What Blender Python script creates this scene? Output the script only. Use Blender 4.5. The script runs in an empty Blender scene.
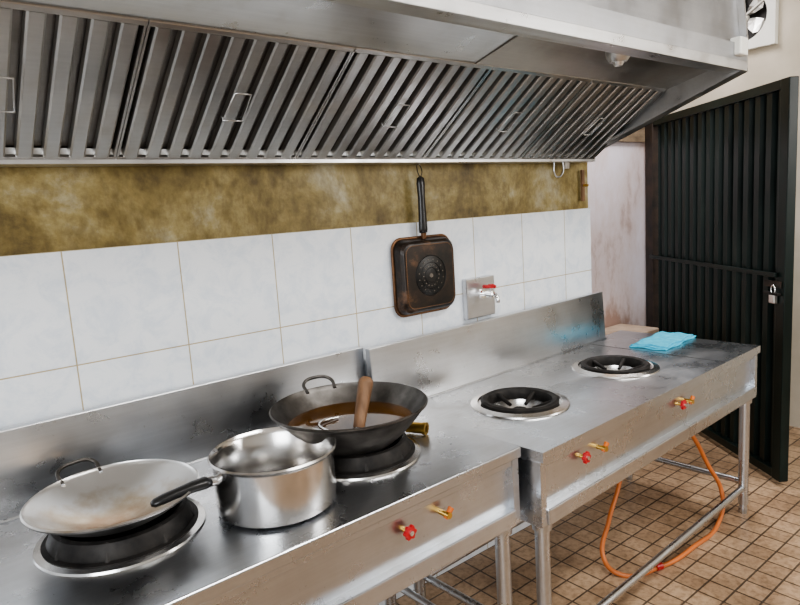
import bpy, bmesh, math, random
from mathutils import Vector, Matrix
random.seed(4)
D=2.0; H=1.64
S=bpy.context.scene
try:
    S.view_settings.view_transform='AgX'; S.view_settings.look='AgX - Medium High Contrast'; S.view_settings.exposure=.05
except Exception: pass

# ---------------------------------------------------------------- materials
def newmat(name):
    m=bpy.data.materials.new(name); m.use_nodes=True
    nt=m.node_tree; b=nt.nodes['Principled BSDF']
    return m,nt,b
def ramp(nt,fac,stops):
    r=nt.nodes.new('ShaderNodeValToRGB')
    el=r.color_ramp.elements
    while len(el)<len(stops): el.new(0.5)
    for e,(p,c) in zip(el,stops):
        e.position=p; e.color=(c[0],c[1],c[2],1)
    nt.links.new(fac,r.inputs[0]); return r
def noise(nt,scale,detail=4,stretch=(1,1,1),rough=.55,vec=None,world=False,dist=0):
    if world:
        g=nt.nodes.new('ShaderNodeNewGeometry'); vec=g.outputs['Position']
    tc=nt.nodes.new('ShaderNodeTexCoord'); mp=nt.nodes.new('ShaderNodeMapping')
    mp.inputs['Scale'].default_value=stretch
    nt.links.new(vec or tc.outputs['Object'],mp.inputs[0])
    n=nt.nodes.new('ShaderNodeTexNoise'); n.inputs['Scale'].default_value=scale
    n.inputs['Detail'].default_value=detail; n.inputs['Roughness'].default_value=rough
    n.inputs['Distortion'].default_value=dist
    nt.links.new(mp.outputs[0],n.inputs['Vector']); return n.outputs['Fac']
def bump(nt,b,h,strength=.2,dist=.01):
    bp=nt.nodes.new('ShaderNodeBump'); bp.inputs['Strength'].default_value=strength
    bp.inputs['Distance'].default_value=dist
    nt.links.new(h,bp.inputs['Height']); nt.links.new(bp.outputs[0],b.inputs['Normal'])
def mult(nt,a,bb,fac):
    mx=nt.nodes.new('ShaderNodeMix'); mx.data_type='RGBA'; mx.blend_type='MULTIPLY'; mx.inputs[0].default_value=fac
    nt.links.new(a,mx.inputs[6]); nt.links.new(bb,mx.inputs[7]); return mx.outputs[2]
def simple(name,c1,c2=None,rough=.5,metal=0,scale=8,stretch=(1,1,1),r2=None,bs=0,bd=.005,detail=4,lo=.3,hi=.7):
    m,nt,b=newmat(name); c2=c2 or c1
    f=noise(nt,scale,detail,stretch)
    r=ramp(nt,f,[(lo,c1),(hi,c2)])
    nt.links.new(r.outputs[0],b.inputs['Base Color'])
    b.inputs['Metallic'].default_value=metal
    b.inputs['Roughness'].default_value=rough
    if r2 is not None:
        f2=noise(nt,scale*.7,detail,stretch)
        mr=nt.nodes.new('ShaderNodeMapRange'); mr.inputs[1].default_value=.3; mr.inputs[2].default_value=.7
        mr.inputs[3].default_value=rough; mr.inputs[4].default_value=r2
        nt.links.new(f2,mr.inputs[0]); nt.links.new(mr.outputs[0],b.inputs['Roughness'])
    if bs: bump(nt,b,f,bs,bd)
    return m
def steel(name,base,tint=(.84,.80,.74),r1=.24,r2=.34,grime=.4,spots=.3):
    """used stainless: soft film, smudges, fine brushed scratches"""
    m,nt,b=newmat(name)
    f=noise(nt,2.0,5,(.5,1,1),.5,world=True,dist=.2)
    r=ramp(nt,f,[(.32,tuple(x*.88 for x in base)),(.5,base),(.7,tuple(min(1,x*1.06) for x in base))])
    g=noise(nt,6,7,(1,1,1),.6,world=True)
    rg=ramp(nt,g,[(.30,tint),(.50,(1,1,1))])
    c=mult(nt,r.outputs[0],rg.outputs[0],grime)
    if spots:
        s=noise(nt,75,3,(1,1,1),.5,world=True)
        rs=ramp(nt,s,[(.25,(.45,.40,.34)),(.31,(1,1,1))])
        c=mult(nt,c,rs.outputs[0],spots)
    br=noise(nt,90,3,(.03,1,1),.6,world=True)
    rb=ramp(nt,br,[(.35,(.90,.90,.90)),(.65,(1,1,1))])
    c=mult(nt,c,rb.outputs[0],.6)
    nt.links.new(c,b.inputs['Base Color']); b.inputs['Metallic'].default_value=1
    mr=nt.nodes.new('ShaderNodeMapRange'); mr.inputs[1].default_value=.35; mr.inputs[2].default_value=.65
    mr.inputs[3].default_value=r2; mr.inputs[4].default_value=r1
    nt.links.new(g,mr.inputs[0]); nt.links.new(mr.outputs[0],b.inputs['Roughness'])
    b.inputs['Anisotropic'].default_value=.4
    bump(nt,b,br,.05,.002)
    return m
STEEL=steel('stainless_steel',(.60,.62,.65))
STEELB=steel('stainless_backsplash',(.62,.63,.65),r1=.26,r2=.38,grime=.35)
HOOD=steel('hood_steel',(.58,.58,.58),r1=.26,r2=.42,grime=.5,spots=0)
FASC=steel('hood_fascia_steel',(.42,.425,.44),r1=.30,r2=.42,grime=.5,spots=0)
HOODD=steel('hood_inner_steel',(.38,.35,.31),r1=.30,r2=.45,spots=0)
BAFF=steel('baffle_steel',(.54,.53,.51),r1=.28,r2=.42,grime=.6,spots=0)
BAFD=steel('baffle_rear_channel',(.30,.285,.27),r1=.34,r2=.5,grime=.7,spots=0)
DARKGAP=simple('filter_dark_backing',(.05,.045,.04),(.13,.12,.11),.45,.7,9)  # dark tone for the backing sheet seen between the baffles
ALU=simple('pan_aluminium',(.60,.59,.57),(.72,.71,.70),.28,1,14,(1,1,1),.42)
POT=simple('pot_steel',(.62,.61,.60),(.74,.73,.72),.14,1,10,(1,1,1),.28)
WOKM=simple('wok_carbon_steel',(.06,.055,.05),(.18,.17,.16),.30,.9,14,(1,1,1),.5)
IRON=simple('cast_iron',(.014,.013,.013),(.04,.036,.033),.5,.5,25,(1,1,1),.7,.4,.003)
BLACK=simple('black_plastic',(.012,.012,.013),(.02,.02,.02),.3)
RED=simple('red_plastic',(.50,.012,.02),(.38,.02,.02),.35)
ORANGE=simple('orange_plastic',(.62,.17,.02),(.52,.13,.03),.4)
HOSE=simple('orange_rubber_hose',(.60,.18,.05),(.50,.15,.045),.45)
WOOD=simple('worn_wood',(.13,.065,.03),(.27,.15,.08),.55,0,30,(1,1,.2))
BRASS=simple('brass',(.75,.50,.15),(.6,.38,.1),.3,1)
CLOTH=simple('blue_cloth',(.03,.40,.60),(.09,.56,.74),.85,0,40,bs=.5,bd=.003)
WHITEP=simple('white_plastic',(.70,.69,.63),(.76,.75,.70),.4)
def mk_door():
    m,nt,b=newmat('door_paint_black_green')
    f=noise(nt,5,8,(1,1,.35),.62,world=True)
    r=ramp(nt,f,[(.35,(.002,.006,.005)),(.55,(.004,.012,.010)),(.72,(.014,.024,.020))])
    nt.links.new(r.outputs[0],b.inputs['Base Color'])
    mr=nt.nodes.new('ShaderNodeMapRange'); mr.inputs[1].default_value=.35; mr.inputs[2].default_value=.65
    mr.inputs[3].default_value=.30; mr.inputs[4].default_value=.5
    nt.links.new(f,mr.inputs[0]); nt.links.new(mr.outputs[0],b.inputs['Roughness']); b.inputs['Specular IOR Level'].default_value=.35; return m
GREEN=mk_door()
CHROME=simple('chrome',(.8,.8,.8),(.85,.85,.85),.1,1)
RUST=simple('rusty_frame',(.010,.009,.008),(.05,.03,.02),.7,0,12)
CEIL=simple('ceiling_paint',(.50,.48,.44),(.56,.54,.50),.9)
WALLR=simple('side_wall_plaster',(.42,.37,.29),(.60,.54,.45),.85,0,2.5,bs=.15,detail=8)
WALLF=simple('front_wall_paint',(.60,.60,.58),(.68,.68,.66),.8,0,2.5)
LEDGE=simple('concrete_ledge',(.38,.28,.20),(.60,.47,.36),.8,0,7,bs=.2,detail=8)
BEAMM=simple('brown_brickwork',(.18,.13,.08),(.36,.27,.18),.85,0,10,(1,1,3),bs=.3)

def mk_oil():
    m,nt,b=newmat('used_frying_oil')
    f=noise(nt,5); r=ramp(nt,f,[(.3,(.040,.014,.002)),(.7,(.13,.055,.006))])
    nt.links.new(r.outputs[0],b.inputs['Base Color']); b.inputs['Roughness'].default_value=.04
    b.inputs['Specular IOR Level'].default_value=.35
    return m
OIL=mk_oil()
def mk_plaster():
    m,nt,b=newmat('stained_yellow_plaster')
    f=noise(nt,3.2,12,(1,1,1),.70,world=True,dist=.3)
    r=ramp(nt,f,[(.28,(.055,.038,.014)),(.42,(.16,.115,.036)),(.50,(.24,.18,.062)),(.58,(.33,.265,.115)),(.70,(.48,.44,.31))])
    f2=noise(nt,35,6,(1,1,.6),.6,world=True)
    r2=ramp(nt,f2,[(.34,(.50,.46,.40)),(.60,(1,1,1))])
    c=mult(nt,r.outputs[0],r2.outputs[0],.7)
    nt.links.new(c,b.inputs['Base Color'])
    b.inputs['Roughness'].default_value=.5; bump(nt,b,f2,.3,.006); return m
PLASTER=mk_plaster()
def mk_pink():
    m,nt,b=newmat('pale_pink_limewash')
    f=noise(nt,2.6,10,(1,1,.5),.68,world=True)
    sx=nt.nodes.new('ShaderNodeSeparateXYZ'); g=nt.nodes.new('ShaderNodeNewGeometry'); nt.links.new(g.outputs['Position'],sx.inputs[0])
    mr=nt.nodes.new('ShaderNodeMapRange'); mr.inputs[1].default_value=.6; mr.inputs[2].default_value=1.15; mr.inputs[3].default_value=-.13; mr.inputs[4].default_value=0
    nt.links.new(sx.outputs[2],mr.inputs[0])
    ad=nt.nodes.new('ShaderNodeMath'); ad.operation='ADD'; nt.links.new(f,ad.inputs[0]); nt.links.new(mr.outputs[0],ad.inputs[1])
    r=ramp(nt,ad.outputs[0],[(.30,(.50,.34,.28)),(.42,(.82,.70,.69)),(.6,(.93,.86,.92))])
    nt.links.new(r.outputs[0],b.inputs['Base Color']); b.inputs['Roughness'].default_value=.8; return m
PINK=mk_pink()
def brick(nt,vec,w,h,mort,c1,c2,cm):
    n=nt.nodes.new('ShaderNodeTexBrick'); n.offset=0; n.squash=1
    n.inputs['Scale'].default_value=1; n.inputs['Brick Width'].default_value=w; n.inputs['Row Height'].default_value=h
    n.inputs['Mortar Size'].default_value=mort; n.inputs['Mortar Smooth'].default_value=.2
    n.inputs['Color1'].default_value=(*c1,1); n.inputs['Color2'].default_value=(*c2,1); n.inputs['Mortar'].default_value=(*cm,1)
    nt.links.new(vec,n.inputs['Vector']); return n
def mk_tile():
    m,nt,b=newmat('white_marbled_wall_tile')
    g=nt.nodes.new('ShaderNodeNewGeometry'); sx=nt.nodes.new('ShaderNodeSeparateXYZ'); nt.links.new(g.outputs['Position'],sx.inputs[0])
    cb=nt.nodes.new('ShaderNodeCombineXYZ')
    ax=nt.nodes.new('ShaderNodeMath'); ax.operation='ADD'; ax.inputs[1].default_value=-.394+3.32
    az=nt.nodes.new('ShaderNodeMath'); az.operation='ADD'; az.inputs[1].default_value=-1.582+3.32
    nt.links.new(sx.outputs[0],ax.inputs[0]); nt.links.new(sx.outputs[2],az.inputs[0])
    nt.links.new(ax.outputs[0],cb.inputs[0]); nt.links.new(az.outputs[0],cb.inputs[1])
    n=brick(nt,cb.outputs[0],.332,.332,.0022,(.82,.85,.88),(.79,.82,.86),(.46,.38,.24))
    f=noise(nt,12,9,(1,1,1),.70,world=True,dist=.5)
    r=ramp(nt,f,[(.38,(.76,.81,.87)),(.54,(1,1,1))])
    c=mult(nt,n.outputs['Color'],r.outputs[0],.65)
    nt.links.new(c,b.inputs['Base Color']); b.inputs['Roughness'].default_value=.22
    iv=nt.nodes.new('ShaderNodeMath'); iv.operation='SUBTRACT'; iv.inputs[0].default_value=1; nt.links.new(n.outputs['Fac'],iv.inputs[1])
    bump(nt,b,iv.outputs[0],.4,.003); return m
TILE=mk_tile()
def mk_floor():
    m,nt,b=newmat('terracotta_floor_tile')
    g=nt.nodes.new('ShaderNodeNewGeometry')
    n=brick(nt,g.outputs['Position'],.105,.105,.0045,(.58,.41,.27),(.45,.31,.20),(.13,.09,.06))
    f=noise(nt,2.5,10,(1,1,1),.68,world=True)
    r=ramp(nt,f,[(.34,(.38,.34,.30)),(.52,(.80,.78,.76)),(.62,(1,1,1))])
    c=mult(nt,n.outputs['Color'],r.outputs[0],.85)
    f2=noise(nt,40,4,(1,1,1),.6,world=True); r2=ramp(nt,f2,[(.35,(.65,.62,.58)),(.55,(1,1,1))])
    c=mult(nt,c,r2.outputs[0],.7)
    nt.links.new(c,b.inputs['Base Color']); b.inputs['Roughness'].default_value=.42
    iv=nt.nodes.new('ShaderNodeMath'); iv.operation='SUBTRACT'; iv.inputs[0].default_value=1; nt.links.new(n.outputs['Fac'],iv.inputs[1])
    bump(nt,b,iv.outputs[0],.5,.004); return m
FLOOR=mk_floor()

# ---------------------------------------------------------------- helpers
def root(name,loc=(0,0,0),rz=0):
    e=bpy.data.objects.new(name,None); S.collection.objects.link(e); e.location=loc; e.rotation_euler=(0,0,rz)
    e.empty_display_size=.1; return e
def mk(name,verts,faces,mat,parent=None,smooth=False,bevel=0,auto=None):
    me=bpy.data.meshes.new(name); me.from_pydata([tuple(v) for v in verts],[],faces)
    bm=bmesh.new(); bm.from_mesh(me); bmesh.ops.recalc_face_normals(bm,faces=bm.faces); bm.to_mesh(me); bm.free()
    if smooth:
        for p in me.polygons: p.use_smooth=True
    me.materials.append(mat)
    o=bpy.data.objects.new(name,me); S.collection.objects.link(o)
    if parent: o.parent=parent
    if bevel:
        md=o.modifiers.new('bevel','BEVEL'); md.width=bevel; md.segments=2; md.limit_method='ANGLE'
    return o
def box(name,parent,mat,x0,x1,y0,y1,z0,z1,bevel=0):
    v=[(x0,y0,z0),(x1,y0,z0),(x1,y1,z0),(x0,y1,z0),(x0,y0,z1),(x1,y0,z1),(x1,y1,z1),(x0,y1,z1)]
    f=[(0,1,2,3),(4,5,6,7),(0,1,5,4),(1,2,6,5),(2,3,7,6),(3,0,4,7)]
    return mk(name,v,f,mat,parent,bevel=bevel)
def lathe(name,parent,mat,prof,c=(0,0,0),seg=64,M=None,smooth=True,closed=False):
    vs=[];fs=[];n=len(prof)
    for i in range(seg):
        a=2*math.pi*i/seg
        for r,z in prof:
            p=Vector((r*math.cos(a),r*math.sin(a),z))
            if M: p=M@p
            vs.append(p+Vector(c))
    for i in range(seg):
        j=(i+1)%seg
        for k in range(n if closed else n-1):
            l=(k+1)%n
            fs.append((i*n+k,j*n+k,j*n+l,i*n+l))
    o=mk(name,vs,fs,mat,parent,smooth)
    bm=bmesh.new(); bm.from_mesh(o.data); bmesh.ops.remove_doubles(bm,verts=bm.verts,dist=1e-5)
    bmesh.ops.recalc_face_normals(bm,faces=bm.faces); bm.to_mesh(o.data); bm.free()
    if smooth:
        try: o.data.set_sharp_from_angle(angle=math.radians(40))
        except Exception: pass
    return o
def align(d):
    return Vector(d).to_track_quat('Z','Y').to_matrix()
def cyl(name,parent,mat,p0,p1,r,r1=None,seg=24):
    p0=Vector(p0);p1=Vector(p1);d=p1-p0;L=d.length;r1=r if r1 is None else r1
    return lathe(name,parent,mat,[(0,0),(r,0),(r1,L),(0,L)],p0,seg,align(d))
def tube(name,parent,mat,pts,r,cyclic=False,res=10,poly=False):
    cu=bpy.data.curves.new(name,'CURVE'); cu.dimensions='3D'; cu.bevel_depth=r; cu.bevel_resolution=4; cu.resolution_u=res; cu.use_fill_caps=True
    sp=cu.splines.new('POLY' if poly else 'BEZIER')
    if poly:
        sp.points.add(len(pts)-1)
        for p,q in zip(sp.points,pts): p.co=(*q,1)
    else:
        sp.bezier_points.add(len(pts)-1)
        for p,q in zip(sp.bezier_points,pts): p.co=q; p.handle_left_type='AUTO'; p.handle_right_type='AUTO'
    sp.use_cyclic_u=cyclic
    t=bpy.data.objects.new(name+'_c',cu); S.collection.objects.link(t)
    me=bpy.data.meshes.new_from_object(t.evaluated_get(bpy.context.evaluated_depsgraph_get()))
    bpy.data.objects.remove(t)
    me.materials.clear(); me.materials.append(mat)
    for p in me.polygons: p.use_smooth=True
    me.name=name
    o=bpy.data.objects.new(name,me); S.collection.objects.link(o)
    if parent: o.parent=parent
    return o

# ---------------------------------------------------------------- room
box('floor',None,FLOOR,-3.2,4.8,-5,.8,-.05,0)
box('ceiling',None,CEIL,-3.2,4.8,-5,.8,3.3,3.35)
box('wall_back',None,PLASTER,-3.2,2.945,.012,.2,0,3.3)
box('trim_wall_tiles',None,TILE,-3.2,2.945,0,.012,0,1.582)
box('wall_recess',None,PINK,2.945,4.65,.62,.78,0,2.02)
box('trim_lintel',None,BEAMM,2.945,4.65,.60,.78,2.02,3.3)
box('wall_right',None,WALLR,4.65,4.8,-5,.8,0,3.3)
box('wall_front',None,WALLF,-3.2,4.8,-5.15,-5,0,3.3)
box('trim_concrete_ledge',None,LEDGE,2.96,4.2,.30,.612,0,.69,.01)

# ---------------------------------------------------------------- cooking ranges
def gasrange(name,loc,rz,L,W,zt,burners,valves,bs0,bs_len,bs_h,seams,cut,wellmat,vz):
    R=root(name,loc,rz)
    top=box('top_plate',R,STEEL,0,L,0,W,zt-.035,zt)
    for (bx,by) in burners:
        c=lathe('cut',None,STEEL,[(0,-.2),(cut,-.2),(cut,.2),(0,.2)],(bx,by,zt),64); c.parent=R
        bpy.context.view_layer.update()
        md=top.modifiers.new('b','BOOLEAN'); md.operation='DIFFERENCE'; md.object=c; md.solver='EXACT'
        bpy.context.view_layer.update()
        me=bpy.data.meshes.new_from_object(top.evaluated_get(bpy.context.evaluated_depsgraph_get()))
        top.modifiers.clear(); top.data=me; bpy.data.objects.remove(c)
    top.data.materials.clear(); top.data.materials.append(STEEL)
    md=top.modifiers.new('bevel','BEVEL'); md.width=.005; md.segments=3; md.limit_method='ANGLE'; md.angle_limit=math.radians(60)
    h=.255
    box('apron_front',R,STEEL,.03,L-.03,.035,.05,zt-h,zt-.035)
    box('apron_end_left',R,STEEL,0.002,.03,.012,W-.02,zt-h,zt-.035,.002)
    box('apron_end_right',R,STEEL,L-.03,L-.002,.012,W-.02,zt-h,zt-.035,.002)
    box('apron_rear',R,STEEL,.03,L-.03,W-.04,W-.02,zt-h,zt-.035)
    box('apron_lower_rail',R,STEEL,.03,L-.03,.004,.05,zt-h,zt-h+.055,.004)
    box('apron_upper_rail',R,STEEL,.03,L-.03,.016,.04,zt-.06,zt-.035,.002)
    box('bottom_tray',R,HOODD,.03,L-.03,.05,W-.04,zt-h+.005,zt-h+.02)
    z2=zt+bs_h
    mk('backsplash',[(bs0,W-.045,zt+.001),(bs_len,W-.045,zt+.001),(bs_len,W-.03,z2),(bs0,W-.03,z2),
        (bs0,W-.005,zt+.001),(bs_len,W-.005,zt+.001),(bs_len,W-.005,z2),(bs0,W-.005,z2)],
        [(0,1,2,3),(4,5,6,7),(0,1,5,4),(1,2,6,5),(2,3,7,6),(3,0,4,7)],STEELB,R,bevel=.003)
    tube('backsplash_weld',R,STEELB,[(.0,W-.046,zt+.002),(bs_len,W-.046,zt+.002)],.004,poly=True)
    for s in seams: box('top_seam',R,IRON,s,s+.004,.012,W-.05,zt-.001,zt+.0008)
    for i,(lx,ly) in enumerate([(.05,.05),(L-.05,.05),(.05,W-.07),(L-.05,W-.07)]):
        lathe('leg_%d'%(i+1),R,STEEL,[(0,.0),(.019,.0),(.021,.02),(.017,.045),(.024,.05),(.0245,.3),(.0245,zt-h),(0,zt-h)],(lx,ly,0),24)
        lathe('leg_collar_%d'%(i+1),R,STEEL,[(.024,zt-h-.03),(.032,zt-h-.03),(.034,zt-h+.002),(.024,zt-h+.002)],(lx,ly,0),24)
    for ly in (.05,W-.07): tube('foot_rail',R,STEEL,[(.05,ly,.135),(L-.05,ly,.135)],.0155,poly=True)
    for lx in (.05,L-.05): tube('side_rail',R,STEEL,[(lx,.05,.165),(lx,W-.07,.165)],.0155,poly=True)
    for k,(bx,by) in enumerate(burners):
        n='burner_%d_'%(k+1)
        lathe(n+'rim_plate',R,POT,[(cut+.05,0.0005),(cut+.048,.006),(cut+.022,.012),(cut+.018,.005),(cut-.006,.004),(cut-.006,-.03)],(bx,by,zt),72)
        lathe(n+'well',R,wellmat,[(cut-.004,.004),(cut-.008,-.05),(cut-.05,-.10),(0,-.105)],(bx,by,zt),64)
    for vx,kind in valves:
        z=zt-vz; y=.035
        if kind=='lever':
            cyl('valve_stem',R,BRASS,(vx,y,z),(vx,y-.025,z),.008)
            a=math.radians(45)
            c=Vector((vx,y-.028,z)); d=Vector((math.cos(a),0,math.sin(a)))*.023
            cyl('valve_lever',R,ORANGE,c-d*.5,c+d,.0070,.0090)
            cyl('valve_hub',R,BRASS,(vx,y-.018,z),(vx,y-.038,z),.0095)
        else:
            cyl('valve_stem',R,BRASS,(vx,y,z),(vx,y-.022,z),.007)
            vs=[];fs=[];N=48
            for yy in (y-.018,y-.030):
                for i in range(N):
                    a=2*math.pi*i/N; r=.0190+.0024*math.cos(6*a)
                    vs.append((vx+r*math.cos(a),yy,z+r*math.sin(a)))
            fs=[tuple(range(N)),tuple(range(N,2*N))]+[(i,(i+1)%N,N+(i+1)%N,N+i) for i in range(N)]
            mk('valve_wheel',vs,fs,RED,R,bevel=.002)
            cyl('valve_cap',R,POT,(vx,y-.030,z),(vx,y-.034,z),.007)
    return R
ZL=.884; ZR=.868
LX=-.78; RZL=math.radians(1.0); LL=1.458-LX
fr=Vector((1.458,-.745)); 
locL=fr-Vector((math.cos(RZL),math.sin(RZL)))*LL
def toL(x,y):   # world -> local of left range
    d=Vector((x,y))-locL
    return (d.x*math.cos(RZL)+d.y*math.sin(RZL), -d.x*math.sin(RZL)+d.y*math.cos(RZL))
B1=(.372,-.375); B2=(1.072,-.408)
b1=toL(*B1); b2=toL(*B2)
RL=gasrange('stainless_gas_range',(locL.x,locL.y,0),RZL,LL,.735,ZL,[b1,b2],
   [(LL-.462,'wheel'),(LL-.324,'lever')],0,LL-.066,.241,[],.150,IRON,.108)
def stand(R,bx,by,zt):
    lathe('wok_stand_ring',R,IRON,[(.148,.004),(.166,.004),(.170,.018),(.156,.050),(.146,.054),(.138,.050),(.146,.02)],(bx,by,zt),64,closed=True)
    for i in range(8):
        a=i*math.pi/4+.3
        cyl('stand_lug',R,IRON,(bx+.166*math.cos(a),by+.166*math.sin(a),zt+.006),(bx+.147*math.cos(a),by+.147*math.sin(a),zt+.049),.010,.008,10)
    lathe('stand_base',R,IRON,[(.178,.005),(.182,.012),(.168,.014),(.164,.006)],(bx,by,zt),64,closed=True)
stand(RL,*b1,ZL); stand(RL,*b2,ZL)

RR=gasrange('stainless_gas_range',(1.490,-.803,0),math.radians(2.2),1.775,.744,ZR,[(.350,.362),(1.022,.345)],
   [(.255,'wheel'),(.362,'lever'),(.975,'wheel'),(1.035,'lever')],-.092,1.540,.257,[1.37],.140,POT,.098)
def openburner(R,bx,by,zt):
    lathe('burner_iron_ring',R,IRON,[(.148,.006),(.150,.018),(.141,.024),(.124,.020),(.116,.004),(.118,-.02),(.134,-.02)],(bx,by,zt),64,closed=True)
    lathe('burner_head',R,IRON,[(0,-.02),(.025,-.02),(.034,-.03),(.055,-.035),(.06,-.06),(.06,-.10)],(bx,by,zt),48)
    for i in range(5):
        a=i*math.pi*2/5+.2
        c,s=math.cos(a),math.sin(a)
        cyl('burner_finger',R,IRON,(bx+.122*c,by+.122*s,zt+.008),(bx+.05*c,by+.05*s,zt-.018),.010,.007,10)
    for i in range(10):
        a=i*math.pi/5
        cyl('burner_jet',R,CHROME,(bx+.085*math.cos(a),by+.085*math.sin(a),zt-.075),(bx+.085*math.cos(a),by+.085*math.sin(a),zt-.045),.007,.005,8)
openburner(RR,.350,.362,ZR); openburner(RR,1.022,.345,ZR)

# ---------------------------------------------------------------- extractor hood
HD=root('extractor_hood')
X0,X1=-1.1,2.885
def prof_ext(name,mat,pts,x0,x1,parent=HD,bevel=0):
    n=len(pts)
    v=[(x0,y,z) for y,z in pts]+[(x1,y,z) for y,z in pts]
    f=[tuple(range(n)),tuple(range(n,2*n))]+[(i,(i+1)%n,n+(i+1)%n,n+i) for i in range(n)]
    return mk(name,v,f,mat,parent,bevel=bevel)
endp=[(0,1.83),(-.81,2.112),(-.81,2.25),(-.74,2.95),(0,2.95)]
prof_ext('end_panel_right',HOOD,endp,X1-.012,X1)
prof_ext('end_panel_left',HOOD,endp,X0,X0+.012)
prof_ext('end_flange_right',HOOD,[(0,1.83),(-.81,2.112),(-.81,2.126),(0,1.844)],X1-.06,X1+.001)
prof_ext('front_fascia',FASC,[(-.81,2.150),(-.81,2.215),(-.785,2.222),(-.72,2.95),(-.70,2.95),(-.765,2.215),(-.79,2.205),(-.79,2.150)],X0,X1-.012)
prof_ext('fascia_lip',HOOD,[(-.814,2.112),(-.814,2.150),(-.79,2.150),(-.79,2.112)],X0,X1-.012,bevel=.002)
prof_ext('front_drip_channel',HOOD,[(-.792,2.112),(-.745,2.112),(-.745,2.140),(-.750,2.140),(-.750,2.118),(-.792,2.118)],X0+.012,X1-.062)
prof_ext('roof',HOOD,[(-.72,2.95),(0,2.95),(0,2.93),(-.72,2.93)],X0,X1)
PT_=(-.462,2.112)
prof_ext('inner_panel',HOOD,[(-.79,2.185),(PT_[0],PT_[1]-.008),(PT_[0],PT_[1]+.008),(-.79,2.20)],X0+.012,1.62)
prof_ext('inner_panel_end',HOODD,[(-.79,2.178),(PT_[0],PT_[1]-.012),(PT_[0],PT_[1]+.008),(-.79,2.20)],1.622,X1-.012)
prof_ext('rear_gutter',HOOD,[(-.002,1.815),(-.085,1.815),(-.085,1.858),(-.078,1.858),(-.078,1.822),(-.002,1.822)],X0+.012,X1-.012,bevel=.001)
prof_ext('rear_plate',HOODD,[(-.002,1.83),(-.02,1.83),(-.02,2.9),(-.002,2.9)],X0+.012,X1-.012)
P0=Vector((-.072,1.835)); P1=Vector(PT_); sd=(P1-P0).normalized()
nn=Vector((-sd.y,sd.x)); 
if nn.y>0: nn=-nn
FL=(P1-P0).length
def fp(x,s,h): 
    q=P0+sd*s+nn*h
    return (x,q.x,q.y)
def fbox(name,mat,x0,x1,s0,s1,h0,h1,bev=0):
    v=[fp(x0,s0,h0),fp(x1,s0,h0),fp(x1,s1,h0),fp(x0,s1,h0),fp(x0,s0,h1),fp(x1,s0,h1),fp(x1,s1,h1),fp(x0,s1,h1)]
    return mk(name,v,[(0,1,2,3),(4,5,6,7),(0,1,5,4),(1,2,6,5),(2,3,7,6),(3,0,4,7)],mat,HD,bevel=bev)
fbox('filter_backing',DARKGAP,X0+.012,X1-.012,0,FL,-.030,-.022)
FW=.58; x=X1-.016-FW*7
vsB=[];fsB=[]; vsC=[];fsC=[]
def addsec(V,F,sec,s0,s1):
    b=len(V); n=len(sec)
    for s in (s0,s1):
        for (xx,h) in sec: V.append(fp(xx,s,h))
    for i in range(n): F.append((b+i,b+(i+1)%n,b+n+(i+1)%n,b+n+i))
    F.append(tuple(range(b,b+n))); F.append(tuple(range(b+n,b+2*n)))
def front_strip(xa,xb):
    return [(xa,-.008),(xa+.001,.010),(xa+.006,.014),(xb-.006,.014),(xb-.001,.010),(xb,-.008),(xb-.002,-.008),(xb-.004,.009),(xa+.004,.009),(xa+.002,-.008)]
def rear_strip(xa,xb):
    return [(xa,.000),(xa+.001,-.018),(xb-.001,-.018),(xb,.000),(xb-.0015,.000),(xb-.003,-.0165),(xa+.003,-.0165),(xa+.0015,.000)]
while x<X1-.03:
    a=x+.001; b=x+FW-.001
    a2=max(a,X0+.014)
    if b>X0+.1:
        fbox('filter_frame_bottom',BAFF,a2,b,0,.014,-.012,.014,.002)
        fbox('filter_frame_top',BAFF,a2,b,FL-.016,FL,-.012,.014,.002)
        fbox('filter_stile',BAFF,a2,a2+.006,.012,FL-.014,-.012,.010)
        fbox('filter_stile',BAFF,b-.006,b,.012,FL-.014,-.012,.010)
        N=9; pitch=(FW-.014)/N
        for k in range(N):
            xa=x+.007+k*pitch+.011
            if xa>X0+.02:
                addsec(vsB,fsB,front_strip(xa,xa+pitch-.022),.014,FL-.016)
                if k<N-1: addsec(vsC,fsC,rear_strip(xa+pitch-.027,xa+pitch+.005),.014,FL-.016)
        hx=x+FW/2
        if hx>X0+.1:
            tube('filter_handle',HD,HOOD,[fp(hx-.03,.19,.013),fp(hx-.03,.19,.030),fp(hx+.03,.19,.030),fp(hx+.03,.19,.013)],.0025,poly=True)
            tube('filter_handle_wire',HD,HOOD,[fp(hx-.03,.19,.026),fp(hx-.024,.29,.026),fp(hx+.024,.29,.026),fp(hx+.03,.19,.026)],.0025,poly=True)
    x+=FW
mk('filter_baffles',vsB,fsB,BAFF,HD)
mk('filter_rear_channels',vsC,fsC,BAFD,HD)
lathe('hood_lamp_fitting',HD,HOOD,[(0,-.035),(.030,-.035),(.040,-.02),(.045,0),(.045,.014),(0,.014)],(2.10,-.700,2.137),32)
lathe('hood_lamp_bulb',HD,ALU,[(0,-.052),(.014,-.048),(.020,-.035),(.0,-.030)],(2.10,-.700,2.137),24)
box('hood_junction_box',HD,WHITEP,2.76,2.83,-.835,-.79,2.165,2.235,.006)
tube('drain_hook',HD,STEEL,[(2.58,-.05,1.815),(2.58,-.05,1.765),(2.61,-.05,1.745),(2.65,-.05,1.77),(2.65,-.05,1.815)],.004)
lathe('drain_cup',HD,HOODD,[(0,1.785),(.016,1.785),(.020,1.815),(0,1.815)],(2.69,-.04,0),20)
WP=root('wall_bracket')
box('bracket_strip',WP,WOOD,2.862,2.882,-.014,0,1.62,1.78,.002)
cyl('bracket_peg',WP,BRASS,(2.872,-.014,1.70),(2.872,-.04,1.70),.006)

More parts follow.
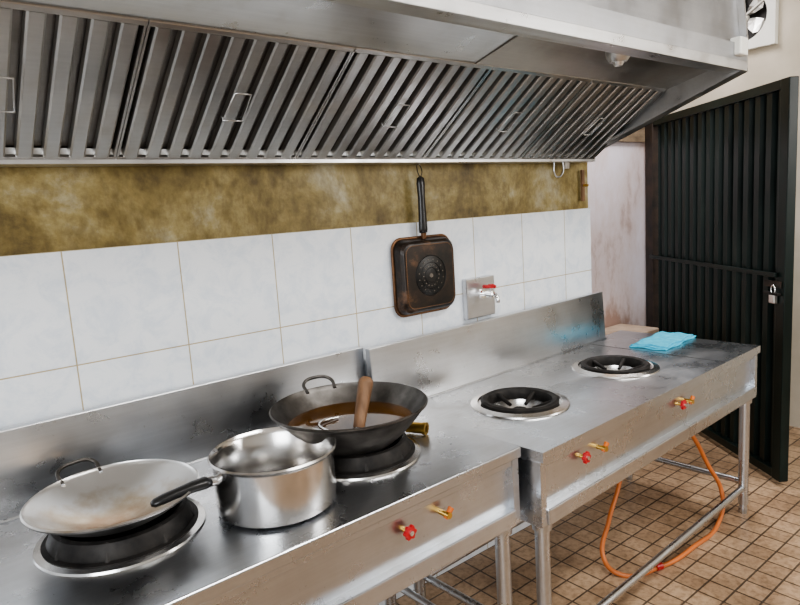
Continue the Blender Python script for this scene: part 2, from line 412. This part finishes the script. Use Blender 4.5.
# ---------------------------------------------------------------- pans
def bowl(prefix,R,mat,cx,cy,zr,rad,dep,th=.0035,pw=2.0,mat_in=None):
    n=26
    zb=zr-dep
    outer=[(rad*i/n, zb+dep*(i/n)**pw) for i in range(n+1)]
    inner=[(rad*i/n, zb+th+dep*(i/n)**pw) for i in range(n,-1,-1)]
    rim=[(rad+.004,zr+.001),(rad+.005,zr+.005),(rad+.001,zr+.008)]
    o=lathe(prefix,R,mat,outer+rim+inner,(cx,cy,0),96)
    if mat_in:
        o.data.materials.append(mat_in)
        for p in o.data.polygons:
            if p.normal.z>.2: p.material_index=1
    return o
def mk_paninner():
    m,nt,b=newmat('pan_interior_scorched')
    g=nt.nodes.new('ShaderNodeNewGeometry')
    vm=nt.nodes.new('ShaderNodeVectorMath'); vm.operation='DISTANCE'; vm.inputs[1].default_value=(.345,-.43,.93)
    nt.links.new(g.outputs['Position'],vm.inputs[0])
    f=noise(nt,18,6)
    ad=nt.nodes.new('ShaderNodeMath'); ad.operation='MULTIPLY_ADD'; ad.inputs[1].default_value=.20; 
    nt.links.new(f,ad.inputs[0]); nt.links.new(vm.outputs['Value'],ad.inputs[2])
    r=ramp(nt,ad.outputs[0],[(.14,(.28,.17,.09)),(.22,(.46,.38,.29)),(.29,(.64,.63,.62))])
    nt.links.new(r.outputs[0],b.inputs['Base Color']); b.inputs['Metallic'].default_value=.9; b.inputs['Roughness'].default_value=.30
    return m
PANIN=mk_paninner()
SOOT=simple('soot_blackened_metal',(.05,.05,.05),(.40,.39,.38),.35,.9,7)
def hp(k,s,z): q=c+d*k+t*s; return (q.x,q.y,z)
PN=root('aluminium_wok')
pz=.989
bowl('pan_body',PN,SOOT,.362,-.378,pz,.197,.078,mat_in=PANIN)
c=Vector((.362,-.378)); a=math.radians(100); d=Vector((math.cos(a),math.sin(a))); t=Vector((-d.y,d.x))
tube('loop_handle',PN,WOKM,[hp(.186,-.05,pz-.004),hp(.218,-.045,pz+.022),hp(.228,0,pz+.030),hp(.218,.045,pz+.022),hp(.186,.05,pz-.004)],.0055)
cyl('handle_rivet_left',PN,CHROME,hp(.180,-.05,pz-.010),hp(.198,-.05,pz-.004),.008)
cyl('handle_rivet_right',PN,CHROME,hp(.180,.05,pz-.010),hp(.198,.05,pz-.004),.008)

WK=root('carbon_steel_wok')
wc=Vector((1.056,-.405)); wz=1.048; wr=.240; wd=.165
bowl('wok_body',WK,WOKM,wc.x,wc.y,wz,wr,wd)
zo=wz-.050; ro=wr*math.sqrt((zo-(wz-wd)-.0035)/wd)
lathe('frying_oil',WK,OIL,[(0,zo),(ro-.001,zo)],(wc.x,wc.y,0),72)
a=math.radians(80);d=Vector((math.cos(a),math.sin(a))); t=Vector((-d.y,d.x)); c=wc
tube('loop_handle',WK,WOKM,[hp(.226,-.05,wz-.004),hp(.262,-.048,wz+.022),hp(.272,0,wz+.034),hp(.262,.048,wz+.022),hp(.226,.05,wz-.004)],.006)
LD=root('wood_handled_ladle')
cyl('wood_handle',LD,WOOD,(1.005,-.520,1.010),(1.068,-.484,1.130),.0165,.023,20)
lathe('handle_end',LD,WOOD,[(.023,0),(.021,.010),(.013,.018),(0,.020)],(1.068,-.484,1.130),20,align((.063,.036,.120)))
tube('ladle_shaft',LD,CHROME,[(1.005,-.52,1.012),(.960,-.49,1.006),(.940,-.43,1.010),(.97,-.37,1.008),(1.04,-.36,1.004)],.004)
cyl('ferrule',LD,CHROME,(.998,-.525,.998),(1.006,-.519,1.013),.012,.017)

PT=root('saucepan')
pc=(.727,-.524); z0=ZL
k_=1.035
lathe('pot_body',PT,POT,[(r*k_,z) for r,z in [(0,z0+.001),(.138,z0+.001),(.150,z0+.010),(.152,z0+.03),(.152,z0+.140),(.158,z0+.146),(.1615,z0+.151),(.158,z0+.155),(.155,z0+.150),(.148,z0+.140),(.148,z0+.012),(.140,z0+.006),(0,z0+.005)]],(pc[0],pc[1],0),96)
hd=Vector((-1,.06,0)).normalized()
p0=Vector((pc[0],pc[1],0))
def hq(k,z): q=p0+hd*k; return (q.x,q.y,z)
cyl('handle_bracket',PT,POT,hq(.148,z0+.112),hq(.190,z0+.116),.013,.013)
hv=[];hf=[]
prof=[(.172,.015,.011,.115),(.187,.020,.015,.115),(.22,.017,.014,.114),(.26,.015,.012,.110),(.290,.016,.012,.106),(.310,.014,.010,.103),(.318,.007,.005,.102)]
sdv=Vector((-hd.y,hd.x,0)); N=16
for k,w,h,z in prof:
    for i in range(N):
        an=2*math.pi*i/N
        q=p0+hd*k+sdv*(w*math.cos(an)); hv.append((q.x,q.y,z0+z+h*math.sin(an)))
for j in range(len(prof)-1):
    for i in range(N): hf.append((j*N+i,j*N+(i+1)%N,(j+1)*N+(i+1)%N,(j+1)*N+i))
hf.append(tuple(range(N))); hf.append(tuple(range((len(prof)-1)*N,len(prof)*N)))
mk('handle_grip',hv,hf,BLACK,PT,smooth=True)

BR=root('brass_gas_fitting')
a0=Vector((1.300,-.380,ZL+.022)); a1=Vector((1.325,-.435,ZL+.022))
cyl('fitting_body',BR,BRASS,a0,a1,.019)
lathe('fitting_collar',BR,BRASS,[(.011,0),(.0215,0),(.0215,.012),(.011,.012)],a1,24,align(a1-a0),closed=True)
cyl('fitting_bore',BR,IRON,a1,a1+(a1-a0).normalized()*.004,.010)

# ---------------------------------------------------------------- hanging square griddle
GP=root('square_griddle_pan')
def rrect(w,h,r,n=8):
    pts=[]
    for cx,cz,a0 in ((w-r,h-r,0),(-w+r,h-r,90),(-w+r,-h+r,180),(w-r,-h+r,270)):
        for i in range(n+1):
            a=math.radians(a0+90*i/n); pts.append((cx+r*math.cos(a),cz+r*math.sin(a)))
    return pts
gx,gz=1.732,1.362
levels=[(-.010,.155,.155),(-.048,.145,.145),(-.060,.136,.136),(-.062,.128,.128)]
v=[];f=[]
for y,w,h in levels:
    for px,pz_ in rrect(w,h,.045): v.append((gx+px,y,gz+pz_))
n=36
for j in range(3):
    for i in range(n): f.append((j*n+i,j*n+(i+1)%n,(j+1)*n+(i+1)%n,(j+1)*n+i))
f.append(tuple(range(3*n,4*n))); f.append(tuple(range(n)))
def mk_grid():
    m,nt,b=newmat('burnt_pan_bottom')
    f1=noise(nt,11,10,(1,1,1),.72)
    r=ramp(nt,f1,[(.40,(.008,.007,.006)),(.56,(.026,.016,.011)),(.70,(.12,.06,.03))])
    nt.links.new(r.outputs[0],b.inputs['Base Color']); b.inputs['Roughness'].default_value=.32; b.inputs['Metallic'].default_value=.2
    bump(nt,b,f1,.2,.004); return m
BURN=mk_grid()
BURNR=simple('burnt_brown_rim',(.05,.022,.010),(.22,.11,.05),.35,.4,14)
mk('pan_body',v,f,BURN,GP,smooth=False,bevel=.003)
tube('pan_rim',GP,BURNR,[(gx+px,-.012,gz+pz_) for px,pz_ in rrect(.157,.157,.046)],.006,cyclic=True,poly=True)
tube('bottom_square_ridge',GP,BURNR,[(gx+px,-.061,gz+pz_) for px,pz_ in rrect(.127,.127,.036)],.0018,cyclic=True,poly=True)
Mx=Matrix.Rotation(math.radians(90),3,'X')
DK=simple('sooty_disc',(.01,.01,.01),(.03,.028,.026),.4,.4,20)
STUD=simple('worn_stud',(.10,.09,.08),(.28,.26,.24),.35,1,30)
lathe('bottom_plate',GP,DK,[(0,.0012),(.082,.0012),(.085,-.001)],(gx,-.062,gz),64,Mx)
for i,r in enumerate((.030,.052,.080)):
    lathe('bottom_ring_%d'%(i+1),GP,DK,[(r,.000),(r+.002,.0032),(r+.004,.000)],(gx,-.062,gz),48,Mx)
lathe('bottom_disc',GP,STUD,[(0,.003),(.009,.003),(.010,.001)],(gx,-.062,gz),24,Mx)
for i in range(16):
    for j in (0,1):
        a=2*math.pi*(i+.5*j)/16; r=.042+.024*j
        cyl('bottom_stud',GP,STUD,(gx+r*math.cos(a),-.061,gz+r*math.sin(a)),(gx+r*math.cos(a),-.0645,gz+r*math.sin(a)),.0028,seg=8)
cyl('handle_neck',GP,BURNR,(gx,-.03,gz+.150),(gx-.002,-.032,gz+.198),.011,.012)
v=[];f=[];N=16
pr=[(.175,.019,.013),(.19,.022,.014),(.25,.018,.013),(.32,.016,.012),(.375,.020,.013),(.395,.017,.010),(.402,.006,.004)]
for z,w,h in pr:
    for i in range(N):
        a=2*math.pi*i/N; v.append((gx-.004+w*math.cos(a),-.034+h*math.sin(a),gz+z))
for j in range(len(pr)-1):
    for i in range(N): f.append((j*N+i,j*N+(i+1)%N,(j+1)*N+(i+1)%N,(j+1)*N+i))
f+= [tuple(range(N)),tuple(range((len(pr)-1)*N,len(pr)*N))]
mk('handle_grip',v,f,BLACK,GP,smooth=True)
tube('hanging_loop',GP,IRON,[(gx-.004,-.034,gz+.395),(gx-.014,-.03,gz+.425),(gx+.0,-.02,gz+.450),(gx+.010,-.03,gz+.425),(gx-.003,-.034,gz+.397)],.0018)
cyl('wall_nail',GP,CHROME,(gx,.02,gz+.446),(gx,-.03,gz+.450),.003)

# ---------------------------------------------------------------- wall tap
TP=root('wall_water_tap')
box('tap_back_plate',TP,STEELB,1.965,2.145,-.03,-.001,1.135,1.315,.004)
ty=1.240; tx=2.065
cyl('tap_flange',TP,CHROME,(tx,-.03,ty),(tx,-.036,ty),.022)
cyl('tap_inlet',TP,CHROME,(tx,-.036,ty),(tx,-.075,ty),.011)
cyl('tap_body',TP,CHROME,(tx,-.065,ty),(tx,-.095,ty),.015)
tube('tap_spout',TP,CHROME,[(tx,-.09,ty),(tx,-.108,ty-.003),(tx,-.118,ty-.018),(tx,-.119,ty-.035)],.009)
cyl('tap_stem',TP,CHROME,(tx,-.08,ty+.01),(tx,-.08,ty+.030),.007)
tube('tap_lever',TP,RED,[(tx-.045,-.080,ty+.040),(tx-.015,-.08,ty+.036),(tx+.015,-.08,ty+.036),(tx+.028,-.08,ty+.030)],.0085)
cyl('tap_lever_cap',TP,RED,(tx,-.08,ty+.028),(tx,-.08,ty+.046),.012)

# ---------------------------------------------------------------- cloth
CL=root('blue_cleaning_cloth',(3.080,-.335,ZR+.001),math.radians(6))
for L_,(w,h,z) in enumerate([(.188,.092,.004),(.180,.088,.010),(.168,.082,.016)]):
    v=[];f=[];nx,ny=28,18
    for sgn in (0,1):
        for j in range(ny+1):
            for i in range(nx+1):
                u=i/nx*2-1; q=j/ny*2-1
                px=u*w+.008*math.sin(q*5+L_); py=q*h+.006*math.sin(u*6+L_*2)
                zz=z+.0026*math.sin(u*7+q*4+L_)*max(0,1-abs(q)) + (0.003 if sgn else -.003)
                v.append((px,py,max(zz,.0005)))
    o=(nx+1)*(ny+1)
    for s in (0,1):
        for j in range(ny):
            for i in range(nx):
                k=s*o+j*(nx+1)+i; f.append((k,k+1,k+nx+2,k+nx+1))
    for i in range(nx): f.append((i,i+1,o+i+1,o+i)); k=ny*(nx+1)+i; f.append((k,k+1,o+k+1,o+k))
    for j in range(ny): k=j*(nx+1); f.append((k,k+nx+1,o+k+nx+1,o+k)); k+=nx; f.append((k,k+nx+1,o+k+nx+1,o+k))
    mk('fold_%d'%(L_+1),v,f,CLOTH,CL,smooth=True)

# ---------------------------------------------------------------- gas hose
GH=root('orange_gas_hose')
tube('hose',GH,HOSE,[(2.80,-.50,.608),(2.90,-.55,.50),(3.06,-.58,.27),(3.13,-.62,.10),(3.00,-.660,.013),(2.72,-.680,.013),(2.45,-.655,.013),(2.28,-.56,.013),(2.29,-.48,.05),(2.38,-.45,.18),(2.54,-.41,.32),(2.62,-.38,.608)],.0105,res=20)
cyl('hose_clamp',GH,RED,(2.46,-.658,.016),(2.43,-.648,.016),.016)

# ---------------------------------------------------------------- metal door
L=1.60; ang=math.atan2(.817,.577)
DR=root('door_1',(3.640,-.722,0),ang)
v=[];pts=[]; pitch=.098; x=.07
while x+pitch<L-.09:
    pts+= [(x,0),(x+pitch*.42,0),(x+pitch*.52,-.030),(x+pitch*.90,-.030)]
    x+=pitch
pts.append((x,0)); 
n=len(pts); f=[]
for z in (.05,2.15):
    for px,py in pts: v.append((px,py,z))
for i in range(n-1): f.append((i,i+1,n+i+1,n+i))
o=mk('corrugated_sheet',v,f,GREEN,DR); md=o.modifiers.new('s','SOLIDIFY'); md.thickness=.003
for nm,a,b,c_,d_ in (('stile_near',0,.07,.03,2.17),('stile_far',L-.12,L,.03,2.17)):
    box(nm,DR,GREEN if nm=='stile_near' else RUST,a,b,-.025,.025,c_,d_,.004)
box('rail_top',DR,GREEN,.07,L-.12,-.035,.02,2.12,2.17,.003)
box('rail_bottom',DR,GREEN,.07,L-.12,-.035,.02,.03,.08,.003)
box('rail_middle_rear',DR,GREEN,.05,L-.10,-.052,-.030,1.145,1.185,.003)
box('rail_middle',DR,GREEN,.05,L-.10,.030,.045,1.155,1.180,.003)
yy=.040
box('hasp_plate',DR,RUST,.02,.16,.026,.032,1.10,1.135,.002)
tube('padlock_shackle',DR,CHROME,[(.055,yy,1.06),(.055,yy,1.10),(.068,yy,1.112),(.081,yy,1.10),(.081,yy,1.06)],.0045)
box('padlock_body',DR,ALU,.044,.090,yy-.012,yy+.012,1.015,1.062,.005)
box('door_latch_bolt',DR,IRON,.02,.14,.026,.05,1.06,1.075,.002)

# ---------------------------------------------------------------- exhaust fan on right wall
FN=root('wall_exhaust_fan')
fy,fz=-.06,2.74; Rr=.155
Mf=Matrix.Rotation(math.radians(-90),3,'Y')
v=[];f=[];n=64
sq=.205
for xx in (4.60,4.649):
    for i in range(n):
        a=2*math.pi*i/n; c_,s_=math.cos(a),math.sin(a); k=sq/max(abs(c_),abs(s_)); v.append((xx,fy+k*c_,fz+k*s_))
    for i in range(n):
        a=2*math.pi*i/n; v.append((xx,fy+Rr*math.cos(a),fz+Rr*math.sin(a)))
for i in range(n):
    j=(i+1)%n
    f+= [(i,j,n+j,n+i),(2*n+i,2*n+j,3*n+j,3*n+i),(i,j,2*n+j,2*n+i),(n+i,n+j,3*n+j,3*n+i)]
mk('fan_frame',v,f,WHITEP,FN)
lathe('fan_back',FN,IRON,[(0,0),(Rr,0)],(4.646,fy,fz),48,Mf)
lathe('fan_hub',FN,WHITEP,[(0,.035),(.03,.032),(.036,.02),(.036,0)],(4.635,fy,fz),32,Mf)
for b in range(5):
    a=2*math.pi*b/5; vv=[];ff=[]
    for r,wd in ((.03,.03),(.08,.075),(.13,.10),(.148,.06)):
        for q in (-1,1):
            an=a+q*wd/r/2 if r>.05 else a+q*.4
            vv.append((4.618-q*.012,fy+r*math.cos(an),fz+r*math.sin(an)))
    for i in range(3): ff.append((2*i,2*i+1,2*i+3,2*i+2))
    o=mk('fan_blade_%d'%(b+1),vv,ff,BAFF,FN); md=o.modifiers.new('s','SOLIDIFY'); md.thickness=.003
for i in range(3):
    a=math.pi*2*i/3+.5
    cyl('fan_guard_arm',FN,WHITEP,(4.603,fy,fz),(4.603,fy+Rr*math.cos(a),fz+Rr*math.sin(a)),.006,seg=10)

# ---------------------------------------------------------------- lights
def area(name,loc,target,sx,sy,power,col=(1,1,1)):
    l=bpy.data.lights.new(name,'AREA'); l.shape='RECTANGLE'; l.size=sx; l.size_y=sy; l.energy=power; l.color=col
    o=bpy.data.objects.new(name,l); S.collection.objects.link(o); o.location=loc
    o.rotation_euler=(Vector(target)-Vector(loc)).to_track_quat('-Z','Y').to_euler(); return o
area('key_area_left',(-2.4,-3.6,2.0),(1.2,-.3,1.1),2.2,1.6,115,(.95,.98,1))  # added area light from behind camera-left; no window is modelled
area('overhead_fill',(1.9,-2.3,3.2),(1.9,-1.9,0),2.2,.5,65,(1,.98,.95))  # added overhead fill; the ceiling has no lamp
area('right_fill',(4.3,-3.6,2.3),(2.6,-.4,.6),1.5,1.5,70,(1,.98,.95))  # added fill from the right front; no doorway stands there
area('recess_fill',(3.7,.05,3.1),(3.6,.5,1.0),.9,.4,30,(1,.98,1))  # added to brighten the pink recess wall; the ceiling has no opening
w=bpy.data.worlds.new('World'); S.world=w; w.use_nodes=True
bg=w.node_tree.nodes['Background']; bg.inputs[0].default_value=(.94,.965,1,1); bg.inputs[1].default_value=.85

# ---------------------------------------------------------------- camera
fw=Vector((.6203,.7710,-.1458)).normalized()
rt=Vector((.7717,-.6326,-.0627)); rt=(rt-fw*rt.dot(fw)).normalized()
up=rt.cross(fw).normalized()
cam=bpy.data.cameras.new('Camera'); co=bpy.data.objects.new('Camera',cam); S.collection.objects.link(co)
M=Matrix(((rt.x,up.x,-fw.x,0),(rt.y,up.y,-fw.y,-2.0),(rt.z,up.z,-fw.z,1.64),(0,0,0,1)))
co.matrix_world=M
cam.lens=635/800*36; cam.sensor_width=36; cam.clip_start=.02
S.camera=co
